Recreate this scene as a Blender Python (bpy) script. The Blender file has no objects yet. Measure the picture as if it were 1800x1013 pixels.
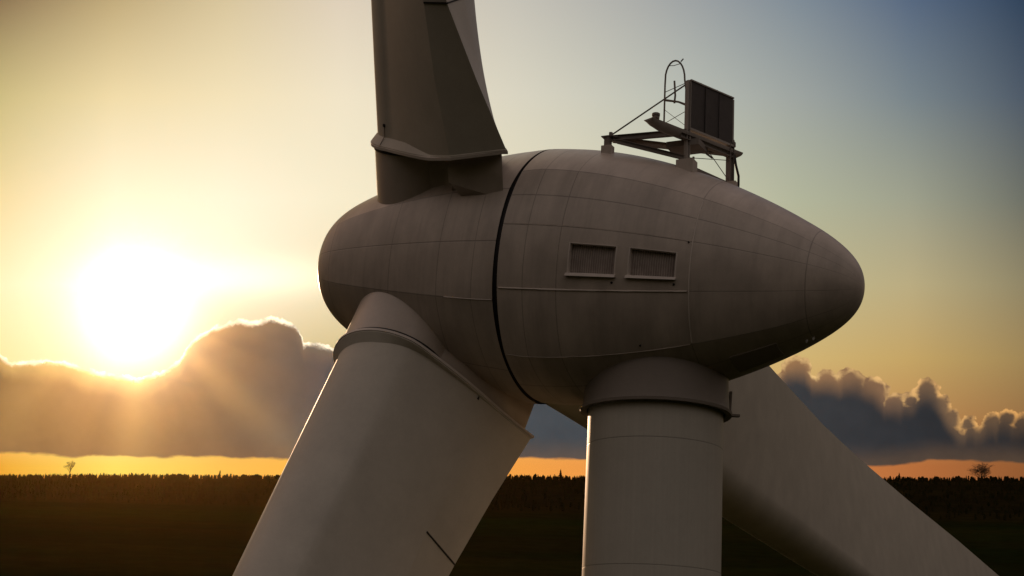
import bpy, bmesh, math, random
import numpy as np
from mathutils import Vector, Matrix
random.seed(7)
rng = np.random.default_rng(11)
S = bpy.context.scene
COL = S.collection
PI = math.pi
R = math.radians

# ------------------------------------------------------------------ camera
CAM_Z = 52.0
PITCH, ROLL, FPX = 15.8, 3.1, 2700.0      # elevation, roll, focal length for a picture 1800 wide
cp, sp, cr, sr = math.cos(R(PITCH)), math.sin(R(PITCH)), math.cos(R(ROLL)), math.sin(R(ROLL))
CF = Vector((0, cp, sp)); _R0 = Vector((1, 0, 0)); _U0 = Vector((0, -sp, cp))
CR = _R0 * cr + _U0 * sr; CU = -_R0 * sr + _U0 * cr
cam_d = bpy.data.cameras.new('camera'); cam = bpy.data.objects.new('camera', cam_d); COL.objects.link(cam)
cam.matrix_world = Matrix(((CR.x, CU.x, -CF.x, 0), (CR.y, CU.y, -CF.y, 0), (CR.z, CU.z, -CF.z, CAM_Z), (0, 0, 0, 1)))
cam_d.sensor_width = 36; cam_d.lens = 36 * FPX / 1800.0
cam_d.clip_start = 0.5; cam_d.clip_end = 20000
S.camera = cam

# ------------------------------------------------------------------ view
S.view_settings.view_transform = 'Standard'; S.view_settings.look = 'None'
S.view_settings.exposure = 0.0; S.view_settings.gamma = 1.0
S.cycles.max_bounces = 6; S.cycles.volume_bounces = 0

def lin(c):
    return tuple(((v / 255.0) / 12.92 if v / 255.0 <= 0.04045 else ((v / 255.0 + 0.055) / 1.055) ** 2.4) for v in c) + (1.0,)

class NT:
    """small node-tree writer"""
    def __init__(s, tree): s.t = tree; s.n = tree.nodes; s.l = tree.links
    def put(s, inp, v):
        if v is None: return
        if isinstance(v, bpy.types.NodeSocket): s.l.new(v, inp)
        else: inp.default_value = v
    def math(s, op, a, b=None, c=None, clamp=False):
        n = s.n.new('ShaderNodeMath'); n.operation = op; n.use_clamp = clamp
        s.put(n.inputs[0], a); s.put(n.inputs[1], b); s.put(n.inputs[2], c); return n.outputs[0]
    def vm(s, op, a, b=None, out=0):
        n = s.n.new('ShaderNodeVectorMath'); n.operation = op
        s.put(n.inputs[0], a); s.put(n.inputs[1], b)
        return n.outputs['Value'] if op in ('DOT_PRODUCT', 'LENGTH', 'DISTANCE') else n.outputs[0]
    def scale(s, a, f):
        n = s.n.new('ShaderNodeVectorMath'); n.operation = 'SCALE'; s.put(n.inputs[0], a); s.put(n.inputs['Scale'], f); return n.outputs[0]
    def mr(s, v, a, b, c=0.0, d=1.0, smooth=False):
        n = s.n.new('ShaderNodeMapRange'); n.interpolation_type = 'SMOOTHSTEP' if smooth else 'LINEAR'
        n.clamp = True
        s.put(n.inputs[0], v); s.put(n.inputs[1], a); s.put(n.inputs[2], b); s.put(n.inputs[3], c); s.put(n.inputs[4], d)
        return n.outputs[0]
    def mix(s, f, a, b, mode='MIX'):
        n = s.n.new('ShaderNodeMix'); n.data_type = 'RGBA'; n.blend_type = mode; n.clamp_factor = True
        s.put(n.inputs[0], f); s.put(n.inputs[6], a); s.put(n.inputs[7], b); return n.outputs[2]
    def ramp(s, f, stops):
        n = s.n.new('ShaderNodeValToRGB'); cr_ = n.color_ramp; cr_.interpolation = 'LINEAR'
        while len(cr_.elements) > 1: cr_.elements.remove(cr_.elements[0])
        cr_.elements[0].position = stops[0][0]; cr_.elements[0].color = stops[0][1]
        for p, c in stops[1:]:
            e = cr_.elements.new(p); e.color = c
        s.put(n.inputs[0], f); return n.outputs[0]
    def curve(s, f, pts):
        n = s.n.new('ShaderNodeFloatCurve'); c = n.mapping.curves[0]
        while len(c.points) > 2: c.points.remove(c.points[0])
        c.points[0].location = pts[0]; c.points[1].location = pts[-1]
        for p in pts[1:-1]: c.points.new(*p)
        for p in c.points: p.handle_type = 'VECTOR'
        n.mapping.update(); s.put(n.inputs['Value'], f); return n.outputs[0]
    def comb(s, x, y, z=0.0):
        n = s.n.new('ShaderNodeCombineXYZ'); s.put(n.inputs[0], x); s.put(n.inputs[1], y); s.put(n.inputs[2], z); return n.outputs[0]
    def noise(s, vec, scale, detail=3.0, rough=0.5, dim='3D', w=None):
        n = s.n.new('ShaderNodeTexNoise'); n.noise_dimensions = dim
        if vec is not None: s.put(n.inputs['Vector'], vec)
        if w is not None: s.put(n.inputs['W'], w)
        n.inputs['Scale'].default_value = scale; n.inputs['Detail'].default_value = detail; n.inputs['Roughness'].default_value = rough
        return n.outputs[0]

# ------------------------------------------------------------------ world: evening sky with a low sun and a cloud bank
SUN_X, SUN_Y = 240.0, 535.0
sun_dir = (CF + CR * ((SUN_X - 900) / FPX) - CU * ((SUN_Y - 506.5) / FPX)).normalized()
W = bpy.data.worlds.new('World'); S.world = W; W.use_nodes = True
wt = NT(W.node_tree); wt.n.clear()
geo = wt.n.new('ShaderNodeNewGeometry')
D = wt.scale(geo.outputs['Incoming'], -1.0)
dF = wt.vm('DOT_PRODUCT', D, tuple(CF)); dR = wt.vm('DOT_PRODUCT', D, tuple(CR)); dU = wt.vm('DOT_PRODUCT', D, tuple(CU))
dFc = wt.math('MAXIMUM', dF, 0.25)
# flat chart of the western sky around one fixed compass direction
X = wt.math('MULTIPLY_ADD', wt.math('DIVIDE', dR, dFc), FPX, 900.0)
Y = wt.math('MULTIPLY_ADD', wt.math('DIVIDE', dU, dFc), -FPX, 506.5)
Xn = wt.math('DIVIDE', X, 1800.0)
XS = (0, 200, 400, 600, 900, 1200, 1400, 1600, 1800)
rows = [
 (0,   [(140,117,84),(192,170,124),(216,198,158),(222,208,186),(198,194,182),(160,164,164),(128,140,150),(88,105,128),(50,68,90)]),
 (170, [(204,188,132),(238,219,170),(242,226,186),(240,228,200),(218,213,194),(184,188,178),(158,164,160),(120,132,138),(78,90,104)]),
 (350, [(240,220,164),(252,244,212),(253,245,216),(246,236,205),(228,220,190),(204,202,174),(178,181,155),(158,160,140),(110,113,103)]),
 (500, [(251,240,192),(255,254,240),(253,246,220),(238,224,186),(230,214,172),(214,204,160),(194,184,140),(186,172,130),(144,134,103)]),
 (630, [(250,230,165),(252,240,205),(212,193,140),(206,188,136),(216,190,128),(214,188,124),(210,180,116),(196,164,102),(160,134,86)]),
 (820, [(228,164,52),(254,218,98),(250,188,82),(248,176,72),(244,162,72),(228,144,74),(212,128,70),(182,110,60),(146,90,50)]),
]
sky = None
for i, (yy, cols) in enumerate(rows):
    rc = wt.ramp(Xn, [(x / 1800.0, lin(c)) for x, c in zip(XS, cols)])
    sky = rc if sky is None else wt.mix(wt.mr(Y, float(rows[i - 1][0]), float(yy)), sky, rc)
# the sun's glare in the air
def ell(cx, cy, rx, ry):
    a = wt.math('DIVIDE', wt.math('SUBTRACT', X, cx), rx); b = wt.math('DIVIDE', wt.math('SUBTRACT', Y, cy), ry)
    return wt.math('SQRT', wt.math('ADD', wt.math('MULTIPLY', a, a), wt.math('MULTIPLY', b, b)))
def expo(d, k): return wt.math('EXPONENT', wt.math('MULTIPLY', d, -k))
dc = ell(SUN_X, SUN_Y, 1.0, 1.0)
core = wt.math('MULTIPLY', expo(wt.math('MULTIPLY', ell(SUN_X, SUN_Y + 14, 80.0, 84.0), ell(SUN_X, SUN_Y + 14, 80.0, 84.0)), 1.0), 1.3)
dc2 = wt.math('MULTIPLY', ell(SUN_X, SUN_Y, 190.0, 170.0), ell(SUN_X, SUN_Y, 190.0, 170.0))
halo = wt.math('MULTIPLY', expo(dc2, 1.0), 0.15)
streak_e = ell(420.0, 486.0, 190.0, 34.0)
streak = wt.math('MULTIPLY', expo(wt.math('MULTIPLY', streak_e, streak_e), 1.0), 0.35)
# cloud bank
top_pts = [(0,622),(20,636),(56,632),(111,634),(152,647),(203,657),(243,664),(284,652),(318,630),(334,598),(352,586),(375,575),(400,566),(420,561),(446,565),(476,556),(500,561),(516,568),(527,582),(530,604),(545,601),(567,604),(590,612),(640,630),(900,640),(1200,640),(1330,655),(1372,645),(1386,628),(1400,622),(1416,625),(1426,645),(1440,649),(1452,647),(1466,652),(1478,657),(1484,648),(1496,646),(1508,647),(1520,655),(1534,663),(1546,676),(1551,689),(1571,690),(1582,695),(1590,689),(1603,690),(1611,684),(1616,674),(1628,665),(1642,671),(1654,692),(1663,710),(1678,730),(1693,741),(1699,730),(1708,729),(1716,736),(1725,735),(1737,724),(1744,724),(1752,730),(1758,720),(1769,718),(1778,727),(1800,726)]
pv = wt.comb(X, Y)
vn = wt.n.new('ShaderNodeTexVoronoi'); vn.feature = 'SMOOTH_F1'; vn.inputs['Smoothness'].default_value = 0.25
warp = wt.noise(pv, 0.02, 2.0)
vvec = wt.vm('ADD', pv, wt.comb(wt.math('MULTIPLY', warp, 30.0), wt.math('MULTIPLY', warp, -22.0)))
wt.put(vn.inputs['Vector'], vvec); vn.inputs['Scale'].default_value = 1 / 15.0
vor = vn.outputs['Distance']
n1 = wt.noise(pv, 0.035, 5.0, 0.6); n2 = wt.noise(pv, 0.011, 3.0)
Xw = wt.math('DIVIDE', wt.math('MULTIPLY_ADD', wt.math('SUBTRACT', n1, 0.5), 9.0, X), 1800.0)
Yt = wt.math('MULTIPLY', wt.curve(Xw, [(x / 1800.0, y / 1013.0) for x, y in top_pts]), 1013.0)
right = wt.mr(X, 620.0, 1300.0)
h = wt.math('SUBTRACT', wt.math('SUBTRACT', Y, Yt), wt.math('MULTIPLY', right, 13.0))
hd = wt.math('ADD', h, 5.0)
Xq = wt.math('MULTIPLY_ADD', wt.math('SUBTRACT', n1, 0.5), 10.0, X)
for cx_, cy_, r_ in ((1400,652,29),(1452,678,29),(1495,676,30),(1533,694,33),(1572,716,26),(1628,692,27),(1650,718,26),(1603,708,19),(1668,740,24),(1701,747,18),(1744,744,21),(1770,738,20),(1796,748,22),(1830,745,26)):
    a_ = wt.math('SUBTRACT', Xq, float(cx_)); b_ = wt.math('SUBTRACT', Y, float(cy_))
    q_ = wt.math('SUBTRACT', float(r_), wt.math('SQRT', wt.math('MULTIPLY_ADD', a_, a_, wt.math('MULTIPLY', b_, b_))))
    h = wt.math('MAXIMUM', h, q_)
h = wt.math('ADD', h, wt.math('MULTIPLY', wt.math('MULTIPLY_ADD', vor, -8.0, 3.5), wt.mr(X, 620.0, 1300.0, 0.35, 1.0)))
h = wt.math('ADD', h, wt.math('MULTIPLY', wt.math('SUBTRACT', n1, 0.5), 7.0))
bot_pts = [(0,798),(80,799),(130,806),(160,802),(260,805),(330,803),(420,807),(500,808),(900,806),(1030,809),(1200,815),(1540,821),(1585,818),(1630,809),(1680,810),(1740,812),(1800,815)]
Yb = wt.math('MULTIPLY', wt.curve(Xw, [(x / 1800.0, y / 1013.0) for x, y in bot_pts]), 1013.0)
nb = wt.noise(wt.comb(wt.math('MULTIPLY', X, 0.4), Y), 0.05, 4.0)
hb = wt.math('ADD', wt.math('SUBTRACT', Yb, Y), wt.math('MULTIPLY', wt.math('SUBTRACT', nb, 0.5), 14.0))
h = wt.math('MULTIPLY_ADD', wt.math('SUBTRACT', wt.noise(pv, 0.09, 4.0, 0.65), 0.5), 15.0, h)
m_top = wt.mr(h, -1.0, 1.5, 0.0, 1.0, True)
m_bot = wt.mr(hb, -2.0, 4.0, 0.0, 1.0, True)
mask = wt.math('MULTIPLY', m_top, m_bot)
body = wt.ramp(Xn, [(x / 1800.0, lin(c)) for x, c in [(0,(122,98,62)),(150,(128,104,70)),(300,(105,92,70)),(420,(80,78,70)),(520,(74,78,78)),(600,(68,72,78)),(950,(66,74,80)),(1400,(56,58,61)),(1600,(46,49,53)),(1800,(39,41,44))]])
lit = wt.ramp(Xn, [(x / 1800.0, lin(c)) for x, c in [(0,(215,180,110)),(240,(255,215,130)),(350,(180,150,100)),(430,(122,104,82)),(560,(112,104,92)),(900,(150,122,92)),(1380,(160,120,82)),(1560,(128,98,74)),(1640,(120,95,72)),(1800,(100,78,58))]])
deep = wt.mr(wt.math('ADD', hd, wt.math('MULTIPLY', wt.math('SUBTRACT', n2, 0.5), 36.0)), -8.0, 50.0, 0.0, 1.0, True)
body = wt.mix(deep, lit, body)
body = wt.mix(wt.mr(hb, 45.0, 0.0, 0.0, 0.35, True), body, lin((120, 92, 66)))
tex = wt.mr(wt.noise(pv, 0.02, 5.0, 0.6), 0.3, 0.7, 0.92, 1.08)
body = wt.scale(body, tex)
# light edge where the sun shines through the thin rim
rim = wt.math('MULTIPLY', wt.mr(h, 12.0, 3.0, 0.0, 1.0, True), wt.mr(wt.noise(pv, 0.045, 3.0), 0.36, 0.62))
rimL = wt.math('MULTIPLY', wt.math('MULTIPLY', wt.mr(h, 7.0, 3.0, 0.0, 1.0, True), wt.mr(wt.noise(pv, 0.03, 2.0), 0.35, 0.6, 0.35, 1.0)), wt.mr(X, 640.0, 560.0))
rimc = wt.ramp(Xn, [(0.0, (1.5, 1.3, 0.9, 1)), (0.33, (1.5, 1.3, 0.95, 1)), (0.6, lin((236,196,130))), (0.78, lin((240,200,135))), (0.95, lin((232,175,105))), (1.0, lin((225,165,95)))])
rim = wt.math('MULTIPLY', wt.math('MAXIMUM', rim, rimL), 0.92)
body = wt.mix(rim, body, rimc)
# beams fanning out below the sun
ang = wt.math('ARCTAN2', wt.math('SUBTRACT', Y, SUN_Y), wt.math('SUBTRACT', X, SUN_X))
def ray(a_deg, w_deg, amp):
    q = wt.math('DIVIDE', wt.math('SUBTRACT', ang, R(a_deg)), R(w_deg)); return wt.math('MULTIPLY', expo(wt.math('MULTIPLY', q, q), 1.0), amp)
rays = wt.mr(wt.noise(None, 3.1, 1.0, 0.5, '1D', ang), 0.35, 0.68, 0.35, 0.95, True)
beams = None
for q3 in ((43, 7, 0.34), (62, 6, 0.08), (93, 9, 0.30), (114, 6, 0.07), (139, 10, 0.26), (158, 7, 0.10)):
    r_ = ray(*q3); beams = r_ if beams is None else wt.math('ADD', beams, r_)
beams = wt.math('MULTIPLY', beams, wt.math('MULTIPLY', expo(dc, 1 / 190.0), 1.3))
glow = wt.math('MULTIPLY', wt.math('MULTIPLY', expo(dc, 1 / 78.0), 0.90), rays)
vert = wt.math('MULTIPLY', expo(wt.math('MULTIPLY', ell(SUN_X + 5, 650.0, 60.0, 130.0), ell(SUN_X + 5, 650.0, 60.0, 130.0)), 1.0), 0.12)
glow = wt.math('ADD', wt.math('ADD', glow, vert), beams)
body = wt.vm('ADD', body, wt.scale(lin((255, 205, 120))[:3], glow))
front = wt.mix(mask, sky, body)
front = wt.vm('ADD', front, wt.scale((1.0, 0.86, 0.62), wt.math('ADD', halo, streak)))
front = wt.vm('ADD', front, wt.scale((1.0, 0.93, 0.78), core))
# eastern and overhead sky: the Sky Texture, warm tint and brighter zenith shaped to shade the turbine
st = wt.n.new('ShaderNodeTexSky'); st.sky_type = 'NISHITA'; st.sun_disc = False
st.sun_elevation = math.asin(sun_dir.z); st.sun_rotation = math.atan2(sun_dir.x, sun_dir.y)
st.dust_density = 2.5; st.ozone_density = 1.0
back = wt.vm('MULTIPLY', wt.scale(st.outputs[0], 0.10), (1.12, 0.60, 0.355))
sxyz = wt.n.new('ShaderNodeSeparateXYZ'); wt.put(sxyz.inputs[0], D)
back = wt.scale(back, wt.mr(sxyz.outputs[2], 0.10, 0.80, 0.10, 4.2, True))
wf = wt.mr(dF, 0.55, 0.9, 0.0, 1.0, True)
allsky = wt.mix(wf, back, front)
bg = wt.n.new('ShaderNodeBackground'); wt.put(bg.inputs[0], allsky); bg.inputs[1].default_value = 1.0
wo = wt.n.new('ShaderNodeOutputWorld'); wt.l.new(bg.outputs[0], wo.inputs[0])

sun_l = bpy.data.lights.new('sun', 'SUN'); sun = bpy.data.objects.new('sun', sun_l); COL.objects.link(sun)
sun_l.energy = 3.0; sun_l.angle = R(0.6); sun_l.color = (1.0, 0.62, 0.36)
sun.rotation_euler = sun_dir.to_track_quat('Z', 'Y').to_euler()
sun.location = (0, 0, 120)

# ------------------------------------------------------------------ helpers
def tag(o, label=None, cat=None, group=None, kind=None):
    if label: o['label'] = label
    if cat: o['category'] = cat
    if group: o['group'] = group
    if kind: o['kind'] = kind
    return o

def mk(name, verts, faces, mat, parent=None, smooth=True, sharp=None, uv=None):
    me = bpy.data.meshes.new(name); me.from_pydata([tuple(v) for v in verts], [], faces); me.update()
    me.materials.append(mat)
    me.polygons.foreach_set('use_smooth', [smooth] * len(me.polygons))
    if sharp is not None:
        for e in me.edges:
            if sharp(e.vertices[0], e.vertices[1]): e.use_edge_sharp = True
    if uv is not None:
        l = me.uv_layers.new(name='UVMap')
        l.data.foreach_set('uv', np.array([uv[lp.vertex_index] for lp in me.loops], dtype=float).ravel())
    o = bpy.data.objects.new(name, me); COL.objects.link(o)
    if parent: o.parent = parent
    return o

def empty(name, loc=(0, 0, 0), parent=None):
    o = bpy.data.objects.new(name, None); o.location = loc; COL.objects.link(o)
    if parent: o.parent = parent
    return o

class MB:
    def __init__(s): s.v = []; s.f = []
    def add(s, v, f):
        b = len(s.v); s.v += [Vector(p) for p in v]; s.f += [tuple(i + b for i in q) for q in f]
    def beam(s, a, b, w, h, up=(0, 0, 1)):
        a = Vector(a); b = Vector(b); d = (b - a).normalized(); up = Vector(up)
        sd = d.cross(up)
        if sd.length < 1e-4: sd = d.cross(Vector((1, 0, 0)))
        sd.normalize(); u = sd.cross(d)
        v = [p + sd * x * w / 2 + u * y * h / 2 for p in (a, b) for x, y in ((-1, -1), (1, -1), (1, 1), (-1, 1))]
        s.add(v, [(0, 3, 2, 1), (4, 5, 6, 7), (0, 1, 5, 4), (1, 2, 6, 5), (2, 3, 7, 6), (3, 0, 4, 7)])
    def ibeam(s, a, b, w, h, t=0.012, up=(0, 0, 1)):
        a = Vector(a); b = Vector(b); d = (b - a).normalized(); sd = d.cross(Vector(up)).normalized(); u = sd.cross(d)
        s.beam(a + u * (h / 2 - t / 2), b + u * (h / 2 - t / 2), w, t, up)
        s.beam(a - u * (h / 2 - t / 2), b - u * (h / 2 - t / 2), w, t, up)
        s.beam(a, b, t, h - 2 * t - 0.002, up)
    def tube(s, pts, r, n=8, closed=False, caps=True):
        pts = [Vector(p) for p in pts]; m = len(pts); b = len(s.v)
        prev = None
        for i, p in enumerate(pts):
            a = pts[i - 1] if (i > 0 or closed) else p; c = pts[(i + 1) % m] if (i < m - 1 or closed) else p
            d = (c - a).normalized()
            if prev is None:
                sd = d.cross(Vector((0, 0, 1)))
                if sd.length < 1e-3: sd = d.cross(Vector((1, 0, 0)))
                sd.normalize()
            else:
                sd = (prev - d * prev.dot(d)).normalized()
            prev = sd; u = d.cross(sd)
            rr = r[i] if isinstance(r, (list, tuple)) else r
            for k in range(n):
                t = 2 * PI * k / n; s.v.append(p + (sd * math.cos(t) + u * math.sin(t)) * rr)
        last = m if closed else m - 1
        for i in range(last):
            for k in range(n):
                i2 = (i + 1) % m
                s.f.append((b + i * n + k, b + i * n + (k + 1) % n, b + i2 * n + (k + 1) % n, b + i2 * n + k))
        if not closed and caps:
            s.f.append(tuple(b + k for k in reversed(range(n)))); s.f.append(tuple(b + (m - 1) * n + k for k in range(n)))
    def lathe(s, base, axis, prof, n=32, capb=True, capt=True):
        base = Vector(base); ax = Vector(axis).normalized(); sd = ax.cross(Vector((0.3, 1, 0.1))).normalized(); u = ax.cross(sd); b = len(s.v)
        for h_, r_ in prof:
            for k in range(n):
                t = 2 * PI * k / n; s.v.append(base + ax * h_ + (sd * math.cos(t) + u * math.sin(t)) * r_)
        for i in range(len(prof) - 1):
            for k in range(n):
                s.f.append((b + i * n + k, b + (i + 1) * n + k, b + (i + 1) * n + (k + 1) % n, b + i * n + (k + 1) % n))
        if capb: s.f.append(tuple(b + k for k in range(n)))
        if capt: s.f.append(tuple(b + (len(prof) - 1) * n + k for k in reversed(range(n))))
    def build(s, name, mat, parent=None, smooth=False, sharp_angle=None):
        o = mk(name, s.v, s.f, mat, parent, smooth)
        bm = bmesh.new(); bm.from_mesh(o.data); bmesh.ops.recalc_face_normals(bm, faces=bm.faces)
        if smooth:
            for e in bm.edges:
                if len(e.link_faces) == 2 and e.calc_face_angle(0) > R(sharp_angle or 35): e.smooth = False
        bm.to_mesh(o.data); bm.free(); return o

def recalc(o):
    bm = bmesh.new(); bm.from_mesh(o.data); bmesh.ops.recalc_face_normals(bm, faces=bm.faces); bm.to_mesh(o.data); bm.free()

# ------------------------------------------------------------------ materials
def new_mat(name):
    m = bpy.data.materials.new(name); m.use_nodes = True; t = NT(m.node_tree)
    return m, t, t.n['Principled BSDF']

def paint(name, col, rough=0.42, seams_t=(), seams_p=(), spec=0.5, wt_=0.010, wp_=0.32, streak_uv=False, grime=0.12, bands=True):
    m, t, b = new_mat(name)
    tc = t.n.new('ShaderNodeTexCoord'); P = tc.outputs['Object']
    n_a = t.noise(P, 0.9, 4.0, 0.6); n_b = t.noise(P, 7.0, 5.0, 0.7); n_c = t.noise(P, 60.0, 2.0, 0.5)
    f = t.mr(n_a, 0.3, 0.7, 1.0 - grime, 1.0 + grime)
    f = t.math('MULTIPLY', f, t.mr(n_b, 0.25, 0.75, 0.96, 1.04))
    f = t.math('MULTIPLY', f, t.mr(n_c, 0.25, 0.75, 0.955, 1.045))
    bump_h = t.math('ADD', t.math('MULTIPLY', n_c, 0.002), t.math('MULTIPLY', n_a, 0.006))
    if seams_t or seams_p or streak_uv:
        uv = t.n.new('ShaderNodeUVMap'); sx = t.n.new('ShaderNodeSeparateXYZ'); t.l.new(uv.outputs[0], sx.inputs[0])
        # soft banding of the laminate, running round the shell
        if not bands: sx2 = t.comb(t.math('MULTIPLY', sx.outputs[0], 0.12), t.math('MULTIPLY', sx.outputs[1], 0.35))
        band = t.noise(sx2, 1.0, 5.0, 0.6) if not bands else t.noise(t.comb(t.math('MULTIPLY', sx.outputs[0], 2.4), t.math('MULTIPLY', sx.outputs[1], 0.025)), 1.0, 4.0, 0.55)
        f = t.math('MULTIPLY', f, t.mr(band, 0.3, 0.7, 0.86, 1.12) if bands else t.mr(band, 0.3, 0.7, 0.95, 1.04))
        drip = t.noise(t.comb(t.math('MULTIPLY', sx.outputs[0], 7.0), t.math('MULTIPLY', sx.outputs[1], 0.02)), 1.0, 5.0, 0.65)
        f = t.math('MULTIPLY', f, t.mr(drip, 0.5, 0.8, 1.0, 0.84)) if bands else f
        line = None
        for k in seams_t:
            q = t.mr(t.math('ABSOLUTE', t.math('SUBTRACT', sx.outputs[0], k)), wt_ * 0.5, wt_ * 1.3, 1.0, 0.0)
            line = q if line is None else t.math('MAXIMUM', line, q)
        for k in seams_p:
            q = t.mr(t.math('ABSOLUTE', t.math('SUBTRACT', sx.outputs[1], k)), wp_ * 0.5, wp_ * 1.3, 1.0, 0.0)
            line = q if line is None else t.math('MAXIMUM', line, q)
        if line is not None:
            f = t.math('MULTIPLY', f, t.mr(line, 0.0, 1.0, 1.0, 0.62))
            bump_h = t.math('SUBTRACT', bump_h, t.math('MULTIPLY', line, 0.006))
    c = t.scale(tuple(col), f)
    t.put(b.inputs['Base Color'], c)
    b.inputs['Roughness'].default_value = rough; b.inputs['Specular IOR Level'].default_value = spec
    t.put(b.inputs['Roughness'], t.mr(n_b, 0.2, 0.8, rough - 0.05, rough + 0.08))
    bp = t.n.new('ShaderNodeBump'); bp.inputs['Strength'].default_value = 0.35; bp.inputs['Distance'].default_value = 1.0
    t.put(bp.inputs['Height'], bump_h); t.l.new(bp.outputs[0], b.inputs['Normal'])
    return m

PHI_B = 30.678
hub_ph = sorted(((PHI_B + k * 120 + d + 180) % 360) - 180 for k in range(3) for d in (0, 35, -35, 60))
SHELL = (0.50, 0.438, 0.378)
M_nac = paint('nacelle_paint', SHELL, 0.40, (0.62, 1.35, 3.93, 5.98), (55, 69, 83, 110.5, 140, 160, -55, -83, -110, -140), streak_uv=True)
M_hub = paint('hub_paint', SHELL, 0.34, (-0.56, -1.47, -2.85, -4.9), hub_ph, streak_uv=True)
M_blade = paint('blade_paint', (0.53, 0.495, 0.42), 0.54, grime=0.08)
M_tower = paint('tower_paint', (0.47, 0.45, 0.385), 0.46, bands=False, seams_t=(3.62, 6.12, 8.62, 11.2, 13.8), wt_=0.012, grime=0.04)
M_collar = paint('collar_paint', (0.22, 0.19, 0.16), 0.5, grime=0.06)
M_trim = paint('light_trim', (0.62, 0.56, 0.50), 0.5)
M_steel = paint('weathered_steel', (0.20, 0.175, 0.155), 0.55, grime=0.25)
M_galv = paint('galvanised_steel', (0.36, 0.33, 0.30), 0.42, grime=0.2)
M_pad = paint('pad_grey', (0.30, 0.26, 0.23), 0.6)
def plain(name, col, rough=0.7, metal=0.0):
    m, t, b = new_mat(name)
    tc = t.n.new('ShaderNodeTexCoord'); n_ = t.noise(tc.outputs['Object'], 14.0, 4.0)
    t.put(b.inputs['Base Color'], t.scale(tuple(col), t.mr(n_, 0.25, 0.75, 0.8, 1.2)))
    b.inputs['Roughness'].default_value = rough; b.inputs['Metallic'].default_value = metal
    return m
M_black = plain('rubber_black', (0.012, 0.010, 0.009), 0.7)
M_glass = plain('lamp_glass', (0.75, 0.75, 0.78), 0.15)

def grille(name, col, period):
    m, t, b = new_mat(name)
    uv = t.n.new('ShaderNodeUVMap'); sx = t.n.new('ShaderNodeSeparateXYZ'); t.l.new(uv.outputs[0], sx.inputs[0])
    s_ = t.math('SINE', t.math('MULTIPLY', sx.outputs[0], 2 * PI / period))
    n_ = t.noise(uv.outputs[0], 6.0, 4.0)
    f = t.math('MULTIPLY', t.mr(s_, -1.0, 1.0, 0.72, 1.2), t.mr(n_, 0.3, 0.7, 0.85, 1.15))
    t.put(b.inputs['Base Color'], t.scale(tuple(col), f)); b.inputs['Roughness'].default_value = 0.5
    bp = t.n.new('ShaderNodeBump'); bp.inputs['Strength'].default_value = 0.6; bp.inputs['Distance'].default_value = 0.01
    t.put(bp.inputs['Height'], s_); t.l.new(bp.outputs[0], b.inputs['Normal'])
    return m
M_louver = grille('louver_grey', (0.33, 0.28, 0.25), 0.045)
M_panel = grille('radiator_black', (0.055, 0.045, 0.042), 0.03)

# ------------------------------------------------------------------ turbine frame
OC = Vector((0.9191, 32.4089, 9.4852 + CAM_Z))           # centre of the joint between spinner and nacelle
N = Vector((0.88761355, -0.44638398, -0.11350564)).normalized()   # machine axis, towards the tail
Wv = Vector((-0.44928757, -0.8933872, 0.0)).normalized()          # horizontal, across the machine
U = Vector((0.10140448, -0.05099667, 0.99353735)).normalized()
RN = 2.8
A_, B_ = 5.834, 6.839
f1, f2, f3 = -0.146, -0.564, 1.385
r1 = -f1 * B_ / A_; r2, r3, r4 = -1.355, 0.785, 0.40
def prof(n):
    s = np.linspace(0, PI / 2, n); k = s / (PI / 2)
    hf = 1 + f1 * k + f2 * k**2 + f3 * k**3; hr = 1 + r1 * k + r2 * k**2 + r3 * k**3 + r4 * k**4
    t = np.concatenate([(-A_ * np.sin(s))[::-1], (B_ * np.sin(s))[1:]])
    r = np.concatenate([(RN * np.cos(s) * hf)[::-1], (RN * np.cos(s) * hr)[1:]])
    return t, r
PT, PR = prof(400)
def rad(t): return float(np.interp(t, PT, PR))
def wrap(p): return (p + 180) % 360 - 180
def g_nac(p):
    p = abs(wrap(p))
    if p <= 55: return (p / 55) ** 2
    if p <= 140: return ((p - 97.5) / 42.5) ** 2
    return ((180 - p) / 40) ** 2
def g_hub(p):
    d = min(abs(wrap(p - PHI_B - 120 * k)) for k in range(3))
    return (d / 35) ** 2 if d <= 35 else ((60 - d) / 25) ** 2
def nac_pt(t, p, off=0.0):
    e = 0.045 * max(0.0, min(1.0, (6.1 - t) / 0.5)) * (0.35 + 0.65 * max(0.0, min(1.0, t / 0.5)))
    rr = rad(t) * (1 + e * (g_nac(p) - 0.3)) + off
    a = R(p); return OC + N * t + (U * math.cos(a) + Wv * math.sin(a)) * rr
def hub_pt(t, p, off=0.0):
    e = 0.032 * max(0.0, min(1.0, (t + 5.6) / 1.0)) * (0.35 + 0.65 * max(0.0, min(1.0, -t / 0.5)))
    rr = rad(t) * (1 + e * (g_hub(p) - 0.3)) + off
    a = R(p); return OC + N * t + (U * math.cos(a) + Wv * math.sin(a)) * rr

HT = 2.472                                               # where the tower axis crosses the machine axis
TC = OC + N * HT
root = empty('wind_turbine', (TC.x, TC.y, 0))
tag(root, 'large grey wind turbine with egg-shaped nacelle, spinner and three broad blades against the sunset', 'wind turbine')
def fix(o):                                              # world-space mesh -> child of the turbine's empty
    o.parent = root; o.data.transform(Matrix.Translation((-TC.x, -TC.y, 0))); return o
def sub(o, parent):
    o.data.transform(Matrix.Translation((-TC.x, -TC.y, 0))); o.parent = parent; return o

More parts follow.
